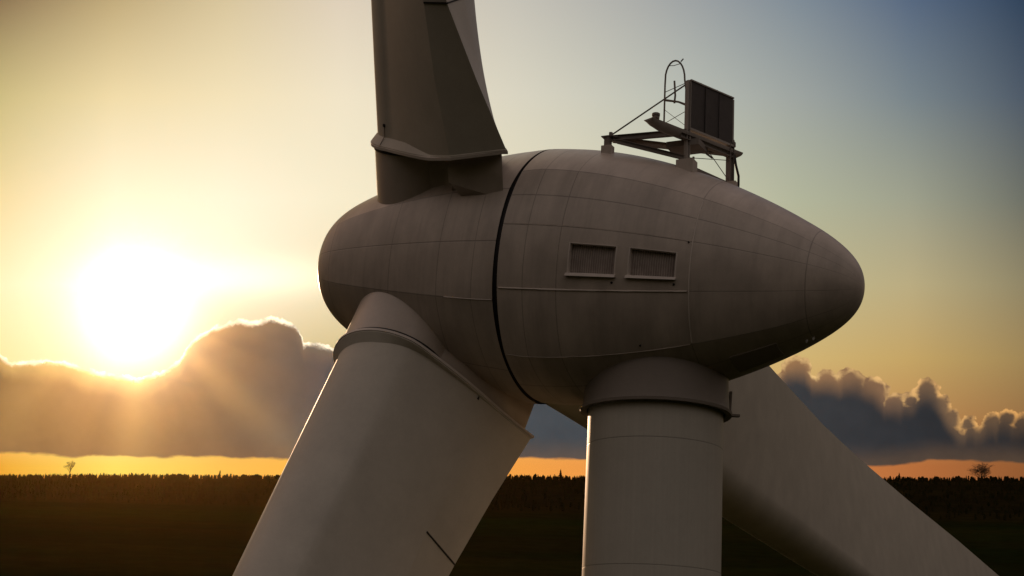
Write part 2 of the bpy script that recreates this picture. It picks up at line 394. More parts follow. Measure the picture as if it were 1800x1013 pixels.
# grid shell with an optional set of holes
def shell(name, ts, ps, fn, mat, crease, holes=(), cap0=None, cap1=None):
    nt, npz = len(ts), len(ps); v = []; uv = []
    for t in ts:
        for p in ps: v.append(fn(t, p)); uv.append((t, wrap(p)))
    f = []
    for i in range(nt - 1):
        for j in range(npz):
            tm = (ts[i] + ts[i + 1]) / 2; p2 = ps[(j + 1) % npz] if j < npz - 1 else ps[0] + 360; pm = (ps[j] + p2) / 2
            if any(a < tm < b and c < pm < d for a, b, c, d in holes): continue
            j2 = (j + 1) % npz
            f.append((i * npz + j, i * npz + j2, (i + 1) * npz + j2, (i + 1) * npz + j))
    if cap0: b = len(v); v.append(cap0); uv.append((ts[0], 0)); f += [(b, (j + 1) % npz, j) for j in range(npz)]
    if cap1:
        b = len(v); v.append(cap1); uv.append((ts[-1], 0)); k = (nt - 1) * npz; f += [(b, k + j, k + (j + 1) % npz) for j in range(npz)]
    cset = {j for j, p in enumerate(ps) if any(abs(wrap(p - c)) < 0.01 for c in crease)}
    def sharp(a, b): return a < nt * npz and b < nt * npz and a % npz == b % npz and a % npz in cset and ts[a // npz] < 5.9
    o = mk(name, v, f, mat, None, True, sharp, uv); recalc(o); return o

def grid(lo, hi, step, must, include_end=True):
    xs = list(np.arange(lo, hi - 1e-6, step)) + ([hi] if include_end else [])
    xs = [x for x in xs if all(abs(x - m_) > step * 0.45 for m_ in must)] + list(must)
    return sorted(float(x) for x in set(xs))

W1 = (1.58, 2.52, 90.3, 103.4); W2 = (2.78, 3.67, 90.3, 103.4)
ts = grid(0.05, 6.2, 0.12, [1.58, 2.52, 2.78, 3.67, 3.93]) + [float(B_ * math.sin(a)) for a in np.linspace(math.asin(6.3 / B_), PI / 2 - 0.02, 26)]
ps = grid(-180, 180, 2.5, [55, -55, 83, 90.3, 103.4, 110.5, 140, -140], False)
nac = shell('nacelle', ts, ps, nac_pt, M_nac, (55, -55, 140, -140), (W1, W2), None, OC + N * B_)
fix(nac)
# spinner
ts = [float(-A_ * math.sin(a)) for a in np.linspace(PI / 2 - 0.02, math.asin(5.0 / A_), 24)] + grid(-4.9, -0.05, 0.12, [-0.56])
ps = grid(-180, 180, 2.5, [wrap(PHI_B + k * 120 + d) for k in range(3) for d in (35, -35)], False)
hub = shell('spinner', ts, ps, hub_pt, M_hub, [PHI_B + k * 120 + d for k in range(3) for d in (35, -35)], (), OC - N * A_, None)
fix(hub)
# dark gap between spinner and nacelle
mb = MB(); mb.lathe(OC - N * 0.25, N, [(0, RN * 0.93), (0.01, RN * 0.982), (0.49, RN * 0.982), (0.5, RN * 0.93)], 96)
fix(mb.build('gap_ring', M_black, None, True, 30))
# raised bead strips on the shell
def strip(pts, r): m_ = MB(); m_.tube(pts, r, 6); return m_
mb = strip([nac_pt(t, 110.5, 0.004) for t in np.linspace(0.08, 3.9, 40)], 0.017)
sub(mb.build('seam_strip', M_trim, None, True, 60), nac)
mb = strip([nac_pt(3.93, p, 0.000) for p in np.linspace(56, 139, 60)], 0.016)
sub(mb.build('seam_strip', M_trim, None, True, 60), nac)
mb = strip([nac_pt(t, 83, 0.000) for t in np.linspace(0.08, 3.9, 40)], 0.008)
sub(mb.build('seam_strip', M_nac, None, True, 60), nac)
mb = strip([nac_pt(t, 140, 0.000) for t in np.linspace(0.08, 3.9, 40)], 0.010)
sub(mb.build('seam_strip', M_nac, None, True, 60), nac)
mb = strip([hub_pt(t, 115.678, 0.0) for t in np.linspace(-1.25, -0.06, 20)], 0.012)
sub(mb.build('seam_strip', M_trim, None, True, 60), hub)

# louvred windows: a recess with a panel, a frame and a sill
def window(w):
    a, b, c, d = w; dep = -0.11
    nt_, np_ = 8, 8
    tt = np.linspace(a, b, nt_ + 1); pp = np.linspace(c, d, np_ + 1)
    v = [nac_pt(t, p, dep) for t in tt for p in pp]; uv = [(t, p * 0.045) for t in tt for p in pp]
    f = [(i * (np_ + 1) + j, i * (np_ + 1) + j + 1, (i + 1) * (np_ + 1) + j + 1, (i + 1) * (np_ + 1) + j) for i in range(nt_) for j in range(np_)]
    lou = mk('louver_panel', v, f, M_louver, None, True, None, uv); recalc(lou)
    fix(lou)
    m_ = MB()
    def bar(t0, t1, p0, p1, lo, hi):
        n_ = 8
        for k in range(n_):
            ta, tb = t0 + (t1 - t0) * k / n_, t0 + (t1 - t0) * (k + 1) / n_
            if abs(t1 - t0) < 0.1: ta, tb = t0, t1
            pa, pb = (p0 + (p1 - p0) * k / n_, p0 + (p1 - p0) * (k + 1) / n_) if abs(t1 - t0) < 0.1 else (p0, p1)
            q = [nac_pt(x, y, z) for z in (lo, hi) for x, y in ((ta, pa), (tb, pa), (tb, pb), (ta, pb))]
            m_.add(q, [(0, 3, 2, 1), (4, 5, 6, 7), (0, 1, 5, 4), (1, 2, 6, 5), (2, 3, 7, 6), (3, 0, 4, 7)])
    bar(a - 0.018, a + 0.010, c + 0.02, d - 0.02, -0.112, 0.006)
    bar(b - 0.010, b + 0.018, c + 0.02, d - 0.02, -0.112, 0.006)
    bar(a - 0.018, b + 0.018, c - 0.35, c + 0.02, -0.112, 0.008)
    fr = m_.build('window_frame', M_nac, None); sub(fr, lou); fr.data.materials[0] = M_trim
    m_ = MB()
    n_ = 8
    for k in range(n_):
        ta, tb = a - 0.03 + (b - a + 0.06) * k / n_, a - 0.03 + (b - a + 0.06) * (k + 1) / n_
        q = [nac_pt(ta, d - 0.5, -0.1), nac_pt(tb, d - 0.5, -0.1), nac_pt(tb, d + 0.9, -0.1), nac_pt(ta, d + 0.9, -0.1),
             nac_pt(ta, d - 0.1, 0.05), nac_pt(tb, d - 0.1, 0.05), nac_pt(tb, d + 1.0, 0.075), nac_pt(ta, d + 1.0, 0.075)]
        m_.add(q, [(0, 3, 2, 1), (4, 5, 6, 7), (0, 1, 5, 4), (1, 2, 6, 5), (2, 3, 7, 6), (3, 0, 4, 7)])
    sub(m_.build('window_sill', M_trim, None), lou)
window(W1); window(W2)
# small dark bolts on the shell
def stud(t, p, r=0.022, fn=nac_pt, par=nac):
    c = fn(t, p); nn = (c - (OC + N * t)).normalized(); m_ = MB(); m_.lathe(c - nn * 0.01, nn, [(0, r), (0.03, r), (0.035, r * 0.6)], 10)
    sub(m_.build('bolt', M_black, None, True), par)
stud(2.48, 106.8); stud(3.66, 106.8); stud(3.86, 83.6, 0.018); stud(2.97, 136.8, 0.02)
# tail lamps and hatch beneath the tail
for t, p in ((5.86, 172.5), (5.98, 173.5)):
    c = nac_pt(t, p); nn = (c - (OC + N * t)).normalized(); m_ = MB(); m_.lathe(c - nn * 0.02, nn, [(0, 0.03), (0.03, 0.03), (0.06, 0.022), (0.075, 0.008)], 12)
    fix(m_.build('tail_lamp', M_glass, None, True))
m_ = MB()
for k in range(8):
    for (pa, pb) in ((157, 163), (163, 169), (169, 175), (175, 181)):
        ta, tb = 4.5 + k * 0.11, 4.5 + (k + 1) * 0.11
        q = [nac_pt(x, y, z) for z in (-0.02, 0.025) for x, y in ((ta, pa), (tb, pa), (tb, pb), (ta, pb))]
        m_.add(q, [(4, 5, 6, 7)] + ([(0, 1, 5, 4)] if pa == 157 else []) + ([(2, 3, 7, 6)] if pb == 181 else []) + ([(3, 0, 4, 7)] if k == 0 else []) + ([(1, 2, 6, 5)] if k == 7 else []))
fix(m_.build('hatch', M_pad, None))

# ------------------------------------------------------------------ tower and its collar
m_ = MB()
drops = [2.2, 2.9, 3.6, 4.8, 6.1, 7.4, 8.6, 10, 12, 15, 20, 28, 38, 48, 58, TC.z + 0.5]
prf = []
def tow_r(h_): return 1.395 if h_ < 8 else 1.395 + (h_ - 8) * 0.018
n = 96; v = []; uv = []
for h_ in drops:
    for k in range(n):
        a = 2 * PI * k / n; v.append((TC.x + tow_r(h_) * math.cos(a), TC.y + tow_r(h_) * math.sin(a), TC.z - h_)); uv.append((h_, wrap(math.degrees(a))))
f = [(i * n + k, i * n + (k + 1) % n, (i + 1) * n + (k + 1) % n, (i + 1) * n + k) for i in range(len(drops) - 1) for k in range(n)]
tow = mk('tower', v, f, M_tower, None, True, None, uv); recalc(tow); fix(tow)
m_ = MB()
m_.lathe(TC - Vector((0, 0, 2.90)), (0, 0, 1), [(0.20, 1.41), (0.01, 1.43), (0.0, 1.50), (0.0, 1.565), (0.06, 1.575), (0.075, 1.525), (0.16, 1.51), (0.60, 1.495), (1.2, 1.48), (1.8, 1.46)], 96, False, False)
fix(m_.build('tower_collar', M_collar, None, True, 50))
m_ = MB()
m_.lathe(TC - Vector((0, 0, 2.86)), (0, 0, 1), [(0, 1.39), (0.0, 1.50), (0.05, 1.50), (0.05, 1.39)], 96, False, False)
fix(m_.build('collar_seal', M_black, None, True, 50))
m_ = MB(); rt = (CR - Vector((0, 0, CR.z))).normalized(); c = TC - Vector((0, 0, 2.84)) + rt * 1.50
m_.beam(c, c + rt * 0.24, 0.14, 0.045); m_.beam(c + rt * 0.03 + Vector((0, 0, 0.02)), c + rt * 0.05 + Vector((0, 0, 0.5)), 0.12, 0.05, tuple(rt))
fix(m_.build('collar_bracket', M_pad, None))

# ------------------------------------------------------------------ blades
CONE = R(-3.509); TB = -2.945
def frame_b(az):
    a = R(az); b0 = U * math.cos(a) + Wv * math.sin(a); g = -U * math.sin(a) + Wv * math.cos(a)
    b = b0 * math.cos(CONE) - N * math.sin(CONE); nn = N * math.cos(CONE) + b0 * math.sin(CONE)
    return OC + N * TB, b, nn, g
C31, S31 = math.cos(R(31)), math.sin(R(31))
NA, NF, NB, NK, NS = 44, 14, 4, 8, 14
def section(r, lead, K1, K2, K3, ang=31.0):
    """closed outline: round nose, far side, blunt trailing face, near side (c along the machine, q across)"""
    cx, cy = -(lead - r) * math.cos(R(ang)), -(lead - r) * math.sin(R(ang))
    pts = []
    a0, a1 = 108, 312
    for i in range(NA):
        a = R(a0 + (a1 - a0) * i / (NA - 1) + ang - 31.0); pts.append((cx + r * math.cos(a), cy + r * math.sin(a)))
    def seg(p, q, n_, bulge=0.0):
        px, py = p; qx, qy = q; L = math.hypot(qx - px, qy - py) + 1e-9; nx, ny = (qy - py) / L, -(qx - px) / L
        for i in range(1, n_ + 1):
            t = i / n_; w = 4 * t * (1 - t) * bulge
            yield (px + (qx - px) * t + nx * w, py + (qy - py) * t + ny * w)
    pts += list(seg(pts[-1], K3, NF, 0.05 * r))
    pts += list(seg(K3, K2, NB)); pts += list(seg(K2, K1, NK))
    l = list(seg(K1, pts[0], NS, 0.05 * r)); pts += l[:-1]
    return pts
IK3, IK2, IK1 = NA + NF - 1, NA + NF + NB - 1, NA + NF + NB + NK - 1
def loft(name, rows_, org, b, nn, g, mat, caps=(True, True), sharp_rows=()):
    n_ = len(rows_[0][1]); v = []
    for s_, pts in rows_:
        for (c, q) in pts:
            ss = s_(c) if callable(s_) else s_
            v.append(org + b * ss + nn * c + g * q)
    m = len(rows_)
    f = [(i * n_ + k, i * n_ + (k + 1) % n_, (i + 1) * n_ + (k + 1) % n_, (i + 1) * n_ + k) for i in range(m - 1) for k in range(n_)]
    if caps[0]: f.append(tuple(range(n_)))
    if caps[1]: f.append(tuple((m - 1) * n_ + k for k in range(n_)))
    def sh(a, c):
        ka, kc, ra, rc = a % n_, c % n_, a // n_, c // n_
        if ra != rc and ka == kc and ka in (IK1, IK2, IK3): return True
        return ra == rc and (ra in sharp_rows or ra in (0, m - 1))
    o = mk(name, v, f, mat, None, True, sh); recalc(o); return o

def blade(az, kind):
    org, b, nn, g = frame_b(az)
    lift = lambda s0: (lambda c: s0 + 0.21 * max(0.0, min(1.0, (c - 1.0) / 1.7)))
    plate = section(1.345, 1.345, (1.66, 2.14), (2.80, 1.77), (2.24, 0.92))
    base = section(1.20, 1.20, (1.645, 2.125), (2.775, 1.76), (2.225, 0.945))
    rows_ = [(lift(3.04), plate), (lift(3.12), plate), (lambda c: lift(3.29)(c) - 0.16 * max(0.0, min(1.0, (c - 0.2) / 0.9)), base)]
    if kind == 'a':
        tab = [(4.8, 1.18, 1.19, (1.42, 2.20), (2.28, 2.00), (1.90, 1.08)),
               (6.34, 1.15, 1.18, (1.27, 2.22), (1.83, 2.26), (1.60, 1.15)),
               (7.6, 1.10, 1.17, (1.15, 2.20), (1.62, 2.30), (1.46, 1.30)),
               (10, 1.00, 1.15, (1.2, 1.9), (1.75, 1.95), (1.66, 1.35)), (16, 0.75, 1.05, (1.5, 1.35), (1.9, 1.35), (1.86, 1.10)),
               (26, 0.45, 0.85, (1.4, 0.98), (1.6, 0.98), (1.58, 0.90)), (36, 0.20, 0.55, (0.9, 0.60), (1.0, 0.60), (0.99, 0.57)), (41, 0.06, 0.2, (0.3, 0.2), (0.34, 0.21), (0.33, 0.20))]
    else:
        tab = []
        for s_, ang, u, l, r in ((4.6, 34, 4.1, 1.30, 1.25), (6, 40, 3.99, 1.25, 1.22), (8, 50, 3.88, 1.21, 1.18), (10, 60, 3.88, 1.20, 1.15), (12, 68, 3.96, 1.20, 1.12),
                                 (14, 73, 4.0, 1.21, 1.08), (16, 77, 4.02, 1.23, 1.04), (20, 82, 4.02, 1.24, 0.98), (26, 88, 4.03, 1.23, 0.90), (32, 93, 4.25, 1.21, 0.80),
                                 (40, 96, 4.55, 1.20, 0.66), (50, 98, 4.95, 1.18, 0.5), (62, 99, 5.2, 1.1, 0.34), (70, 99, 2.2, 0.6, 0.1)):
            ca, sa = math.cos(R(ang)), math.sin(R(ang))
            P = lambda u_, o_: (u_ * ca - o_ * sa, u_ * sa + o_ * ca)
            tab.append((s_, r, l, P(u * 0.62, r * 0.55), P(u, 0.06), P(u * 0.985, -0.06), ang))
    dense = []
    for i, e in enumerate(tab):
        dense.append(e)
    for e in dense: rows_.append((e[0], section(*e[1:])))
    o = loft('blade', rows_, org, b, nn, g, M_blade, sharp_rows=(0, 1, 2)); fix(o)
    pl = section(1.365, 1.365, (1.675, 2.165), (2.83, 1.785), (2.25, 0.895))
    bp_ = loft('base_plate', [(lift(3.035), pl), (lift(3.095), pl)], org, b, nn, g, M_trim, sharp_rows=(0, 1)); sub(bp_, o)  # paler trim colour stands in for light on the plate's edge
    return o, org, b, nn, g

AZ = (PHI_B, PHI_B + 120, 265.0)
for bi, az in enumerate(AZ):
    o, org, b, nn, g = blade(az, 'a' if bi < 2 else 'c')
    # root cylinder on the hub and the fairing that carries the trailing part of the blade
    m_ = MB(); m_.lathe(org + b * 0.9, b, [(0, 1.31), (1.9, 1.28), (2.06, 1.28)], 80)
    rc = m_.build('blade_root', M_hub, None, True, 40); fix(rc)
    m_ = MB(); m_.lathe(org + b * 2.95, b, [(0, 1.20), (0.0, 1.30), (0.095, 1.30), (0.095, 1.20)], 80, False, False); fix(m_.build('root_seal', M_black, None, True, 40))
    out = []
    th = [(0.30, 1.22), (0.62, 1.14), (0.92, 1.16), (1.18, 1.32), (1.36, 1.56), (1.44, 1.86)]
    out = [(0.2, -1.15), (0.9, -0.66), (1.6, 0.05), (2.18, 1.00), (2.62, 1.66)] + list(reversed(th)) + [(0.0, 1.1)]
    rows_ = []
    for s_ in (1.2, 2.7, 3.0): rows_.append((lambda c, s0=s_: s0 + (0.21 * max(0.0, min(1.0, (c - 1.0) / 1.7)) if s0 > 2.9 else 0), out))
    v = []; n_ = len(out)
    for s_, pts in rows_:
        for (c, q) in pts:
            ss = s_(c)
            if ss < 1.5: ss += 1.38 * max(0.0, min(1.0, (q - 1.15) / 0.35)) - 0.33 * max(0.0, min(1.0, (c - 1.44) / 1.18)) * (1 if q > 1.5 else 0)
            v.append(org + b * ss + nn * c + g * q)
    f = [(i * n_ + k, i * n_ + (k + 1) % n_, (i + 1) * n_ + (k + 1) % n_, (i + 1) * n_ + k) for i in range(2) for k in range(n_)] + [tuple(range(n_)), tuple(2 * n_ + k for k in range(n_))]
    def shf(a, c, n_=n_): return (a % n_ == c % n_ and (a % n_) in (0, 4, 5)) or (a < n_ and c < n_)
    fa = mk('root_fairing', v, f, M_hub, None, True, shf); recalc(fa); fix(fa)
    # dark joint lines: a slot across the trailing part, a notch in the base plate and a vent stud
    if bi < 2:
        m_ = MB()
        for (p, q) in (((1.27, 2.22), (1.83, 2.26)), ((1.83, 2.26), (1.60, 1.15))):
            a = org + b * 6.34 + nn * p[0] + g * p[1]; c = org + b * 6.34 + nn * q[0] + g * q[1]
            m_.beam(a, c, 0.035, 0.03, tuple(b))
        sub(m_.build('joint_slot', M_black, None), o)
        m_ = MB(); a = org + b * 3.20 + nn * (1.50 if bi == 0 else 1.93) + g * (1.93 if bi == 0 else 0.55)
        m_.beam(a - b * 0.03, a + b * 0.12, 0.07, 0.06, tuple(nn)); sub(m_.build('joint_notch', M_black, None), o)
    if bi == 0:
        dd = (nn * math.cos(R(118)) + g * math.sin(R(118))); a = org + b * 3.55 + dd * 1.19
        m_ = MB(); m_.lathe(a, dd, [(0, 0.04), (0.03, 0.04), (0.035, 0.02)], 10); sub(m_.build('bolt', M_black, None, True), o)
        m_ = MB(); m_.tube([org + b * 3.5 + dd * 1.205, org + b * 3.3 + dd * 1.215, org + b * 3.12 + dd * 1.35], 0.008, 6)
        sub(m_.build('drain_line', M_steel, None, True), o)

# ------------------------------------------------------------------ equipment rack on the nacelle roof
def Z(x, y, z): return Vector((x, y, z + CAM_Z))
pA = Z(1.866, 30.499, 0); pB = Z(3.50, 30.09, 0); e1 = Vector((0.77247685, 0.63504293, 0)); LP = 1.335
pC = pB + e1 * LP
def at(p, z): return Vector((p.x, p.y, z + CAM_Z))
e2 = Vector((N.x, N.y, 0)).normalized()
rk = empty('equipment_rack', (0, 0, 0), root)
rk.location = (0, 0, 0)
def rp(o): return sub(o, rk)
# pads
for p, z0, z1, w_ in ((pA, 11.60, 11.86, 0.23), (pB, 11.18, 11.47, 0.37), (pC, 11.10, 11.34, 0.34)):
    m_ = MB(); m_.beam(at(p, z0) - e2 * w_ / 2, at(p, z0) + e2 * w_ / 2, w_ * 0.8, (z1 - z0) * 2)
    rp(m_.build('mounting_pad', M_nac, None))
# posts
m_ = MB(); m_.ibeam(at(pB, 11.4), at(pB, 13.28), 0.09, 0.10, 0.012, tuple(e1)); rp(m_.build('post', M_galv, None))
m_ = MB(); m_.ibeam(at(pC, 11.2), at(pC, 12.25), 0.13, 0.13, 0.014, tuple(e1)); rp(m_.build('post', M_steel, None))
m_ = MB(); m_.beam(at(pA, 11.80), at(pA, 12.07), 0.13, 0.11, tuple(e1)); m_.beam(at(pA, 12.075) - e2 * 0.13, at(pA, 12.075) + e2 * 0.13, 0.16, 0.02); rp(m_.build('post', M_steel, None))
# beams
m_ = MB()
m_.ibeam(at(pA, 12.03), at(pB, 12.12), 0.10, 0.12)
m_.ibeam(at(pA, 12.00) + e2 * 0.12, at(pC, 12.02), 0.12, 0.11)
m_.ibeam(at(pA, 11.95) + e2 * 0.22, at(pB, 11.53), 0.08, 0.09)
m_.ibeam(at(pB, 11.99) - e1 * 0.2, at(pC, 11.99) + e1 * 0.12, 0.12, 0.12)
m_.beam(at(pB, 11.36) + e1 * 0.1, at(pC, 11.30), 0.08, 0.07)
rp(m_.build('beam', M_steel, None))
# panel with its frame
v = []; uv = []
nrm = Vector((-e1.y, e1.x, 0))
pz0, pz1 = 12.215, 13.29
a0 = 0.05; a1 = LP + 0.02
for z in (pz0, pz1):
    for a in (a0, a1):
        for d in (-0.04, 0.04): v.append(at(pB + e1 * a + nrm * d, z)); uv.append((a, z - pz0))
f = [(0, 1, 3, 2), (4, 6, 7, 5), (0, 2, 6, 4), (1, 5, 7, 3), (0, 4, 5, 1), (2, 3, 7, 6)]
pn = mk('radiator_panel', v, f, M_panel, None, False, None, uv); recalc(pn); rp(pn)
m_ = MB()
for k in (0.33, 0.66):
    m_.beam(at(pB + e1 * (a0 + (a1 - a0) * k) - nrm * 0.044, pz0), at(pB + e1 * (a0 + (a1 - a0) * k) - nrm * 0.044, pz1), 0.014, 0.012, tuple(e1))
rp(m_.build('panel_divider', M_black, None))
m_ = MB()
m_.beam(at(pB + e1 * (a0 - 0.02), pz1 + 0.012), at(pB + e1 * (a1 + 0.02), pz1 + 0.012), 0.12, 0.03)
m_.beam(at(pB + e1 * (a0 - 0.02), pz0 - 0.02), at(pB + e1 * (a1 + 0.03), pz0 - 0.02), 0.12, 0.045)
m_.beam(at(pB + e1 * (a1 + 0.012), pz0), at(pB + e1 * (a1 + 0.012), pz1), 0.03, 0.12, tuple(e1))
for k in (0.28, 0.66, 0.98):
    m_.beam(at(pB + e1 * (a1 * k), pz1 + 0.02), at(pB + e1 * (a1 * k), pz1 + 0.06), 0.03, 0.03, tuple(e1))
rp(m_.build('panel_frame', M_galv, None))
# tray
def tray(m_, a, b, w_, d_):
    d = (b - a).normalized(); sd = d.cross(Vector((0, 0, 1))).normalized(); n_ = 9; vv = []
    k0 = [0, 0.05, 0.12, 0.9, 0.96, 1.0]; dp = [0.25, 0.75, 1, 1, 0.8, 0.4]
    for t, q in zip(k0, dp):
        c = a.lerp(b, t)
        for i in range(n_):
            an = PI * i / (n_ - 1); vv.append(c + sd * math.cos(an) * w_ / 2 - Vector((0, 0, 1)) * math.sin(an) * d_ * q)
    ff = [(i * n_ + k, i * n_ + k + 1, (i + 1) * n_ + k + 1, (i + 1) * n_ + k) for i in range(5) for k in range(n_ - 1)]
    ff += [(i * n_, (i + 1) * n_, (i + 1) * n_ + n_ - 1, i * n_ + n_ - 1) for i in range(5)]
    ff += [tuple(range(n_)), tuple(5 * n_ + k for k in range(n_))]
    m_.add(vv, ff)
m_ = MB(); ta = at(pB - e1 * 1.06 + nrm * 0.10, 12.13); tb = at(pB + e1 * (LP + 0.36) + nrm * 0.08, 12.13)
tray(m_, ta, tb, 0.26, 0.17); rp(m_.build('cable_tray', M_galv, None, True, 40))
# lamp on the tray's end
c = ta + e1 * 0.22; m_ = MB()
m_.lathe(c - Vector((0, 0, 0.01)), (0, 0, 1), [(0, 0.045), (0.07, 0.045), (0.071, 0.075), (0.12, 0.078), (0.121, 0.062), (0.135, 0.062), (0.136, 0.085), (0.185, 0.085), (0.195, 0.07)], 20)
rp(m_.build('warning_lamp', M_steel, None, True, 30))
# strut and hoop
m_ = MB(); m_.tube([at(pA, 12.10) + e2 * 0.06, at(pB, 13.24)], 0.018, 8)
m_.tube([at(pA, 12.06) + e2 * 0.06, at(pA, 12.17) + e2 * 0.06], 0.04, 8); rp(m_.build('strut', M_steel, None, True, 40))
hx = Z(3.034, 30.385, 0); hd = Vector((pB.x - hx.x, pB.y - hx.y, 0)); hl = hd.length; hd.normalize()
def hp(a, z): return at(hx, z) + hd * a
m_ = MB()
arc = [hp(0, 12.16), hp(0, 12.7), hp(0, 13.28)]
for k in range(1, 13):
    a = PI * k / 12; arc.append(hp(hl * 0.42 * (1 - math.cos(a)), 13.42 + 0.44 * math.sin(a) - 0.10 * (k / 12)))
arc += [hp(hl * 0.90, 13.1), hp(hl * 0.90, 12.9)]
m_.tube(arc, 0.019, 8)
m_.tube([hp(0.08, 13.72), hp(0.2, 13.70), hp(0.36, 13.72)], 0.008, 6)
m_.tube([hp(0.36, 13.76), hp(0.42, 13.82)], 0.014, 6)
m_.tube([hp(0, 13.12), hp(hl, 13.26)], 0.008, 6)
m_.tube([hp(0, 12.94), hp(hl * 0.6, 12.84), hp(hl, 12.72)], [0.028, 0.022, 0.028], 8)
m_.tube([hp(0, 12.72), hp(hl * 0.95, 12.25)], 0.006, 6)
m_.tube([hp(hl * 0.1, 12.42), hp(hl, 12.62)], 0.007, 6)
rp(m_.build('ladder_hoop', M_steel, None, True, 40))
m_ = MB(); m_.tube([hp(hl * 0.42, 12.83), hp(hl * 0.45, 13.0), hp(hl * 0.40, 13.34)], 0.022, 8); rp(m_.build('antenna', M_steel, None, True, 40))
# dark equipment box under the panel and thin bracing
m_ = MB(); c0 = (at(pA, 11.90) * 0.34 + at(pB, 11.90) * 0.33 + at(pC, 11.90) * 0.33)
m_.beam(c0 + e2 * -0.1 + e1 * 0.02, c0 + e2 * 0.62 + e1 * 0.02, 0.55, 0.13)
rp(m_.build('equipment_box', M_steel, None))
m_ = MB()
m_.tube([at(pB, 11.56) + e1 * 0.05, at(pC, 11.86)], 0.008, 6); m_.tube([at(pB, 11.95) + e1 * 0.55, at(pC, 11.40) - e1 * 0.05], 0.009, 6)
m_.tube([at(pB, 11.95) + e1 * 0.55, at(pB, 11.80) + e1 * 0.60, at(pB, 11.76) + e1 * 0.78], 0.022, 6)
m_.tube([at(pB, 11.45) + e1 * 0.2, at(pB, 11.62) + e1 * 0.2], 0.025, 8)
rp(m_.build('brace_wire', M_steel, None, True, 40))
m_ = MB(); q = pC + e1 * 0.06 + e2 * 0.05
m_.tube([at(q, 12.0), at(q + e2 * 0.04, 11.75), at(q + e2 * 0.10, 11.5), at(q + e2 * 0.10, 11.3), at(q + e2 * 0.08, 11.1)], 0.028, 8)
rp(m_.build('cable', M_black, None, True, 60))
m_ = MB(); m_.lathe(at(pC + e1 * 0.10, 12.2), (0, 0, 1), [(0, 0.05), (0.1, 0.05), (0.11, 0.03), (0.16, 0.02)], 10); rp(m_.build('bolt', M_steel, None, True))

# ------------------------------------------------------------------ ground: plain below the turbine, wide slope rising to a wooded crest
def dir_px(px, py): return (CF + CR * ((px - 900) / FPX) - CU * ((py - 506.5) / FPX))
YC = 2450.0                                              # distance of the crest
dL, dR_ = dir_px(0, 840.5), dir_px(1800, 845)
zL, xL = dL.z / dL.y * YC + CAM_Z, dL.x / dL.y * YC; zR, xR = dR_.z / dR_.y * YC + CAM_Z, dR_.x / dR_.y * YC
def crest_z(x): return zL + (zR - zL) * (x - xL) / (xR - xL)
def gz(x, y):
    if y < 250: k = 0.0
    else: k = min(1.0, (y - 250) / (YC - 250))
    k = k if k < 1 else 1.0
    base = crest_z(max(-2500, min(2500, x))) * (k + 0.0)
    if y > YC: base -= (y - YC) * 0.12
    bump = (math.sin(x * 0.006 + y * 0.003) + math.sin(x * 0.0021 - y * 0.005 + 1)) * 1.2 * (1 - k) * min(1, max(0, (y - 150) / 400))
    return base + bump
xs = sorted(set([-9000, -6000, -4000] + list(range(-3000, 3001, 60)) + [4000, 6000, 9000]))
ys = sorted(set([-4000, -2000, -1000, -500, -200, 0, 100, 200] + list(range(250, 2650, 50)) + [3000, 4000, 7000]))
v = [(x, y, gz(x, y)) for y in ys for x in xs]; nx = len(xs)
f = [(j * nx + i, j * nx + i + 1, (j + 1) * nx + i + 1, (j + 1) * nx + i) for j in range(len(ys) - 1) for i in range(nx - 1)]
m, t, b = new_mat('field_grass')
tc = t.n.new('ShaderNodeTexCoord'); P = tc.outputs['Object']
mp = t.n.new('ShaderNodeMapping'); t.l.new(P, mp.inputs[0]); mp.inputs['Scale'].default_value = (0.0025, 0.010, 0.002)
n_a = t.noise(mp.outputs[0], 1.0, 4.0, 0.55); n_b = t.noise(P, 0.05, 5.0, 0.7)
sx = t.n.new('ShaderNodeSeparateXYZ'); t.l.new(P, sx.inputs[0])
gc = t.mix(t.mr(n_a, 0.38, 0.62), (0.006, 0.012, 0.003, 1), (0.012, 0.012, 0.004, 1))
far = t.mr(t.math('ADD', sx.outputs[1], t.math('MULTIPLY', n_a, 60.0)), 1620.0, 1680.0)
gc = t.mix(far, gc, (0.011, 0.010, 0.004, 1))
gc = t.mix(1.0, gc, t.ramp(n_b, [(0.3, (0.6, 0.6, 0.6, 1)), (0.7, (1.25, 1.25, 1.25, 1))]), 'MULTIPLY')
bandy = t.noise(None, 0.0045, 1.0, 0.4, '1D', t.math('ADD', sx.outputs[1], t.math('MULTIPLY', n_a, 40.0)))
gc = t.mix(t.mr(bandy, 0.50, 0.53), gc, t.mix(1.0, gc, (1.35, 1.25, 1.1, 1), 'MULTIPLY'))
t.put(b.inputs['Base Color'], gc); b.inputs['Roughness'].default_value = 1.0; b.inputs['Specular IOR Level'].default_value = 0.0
tag(mk('ground', v, f, m, None, True), kind='structure')

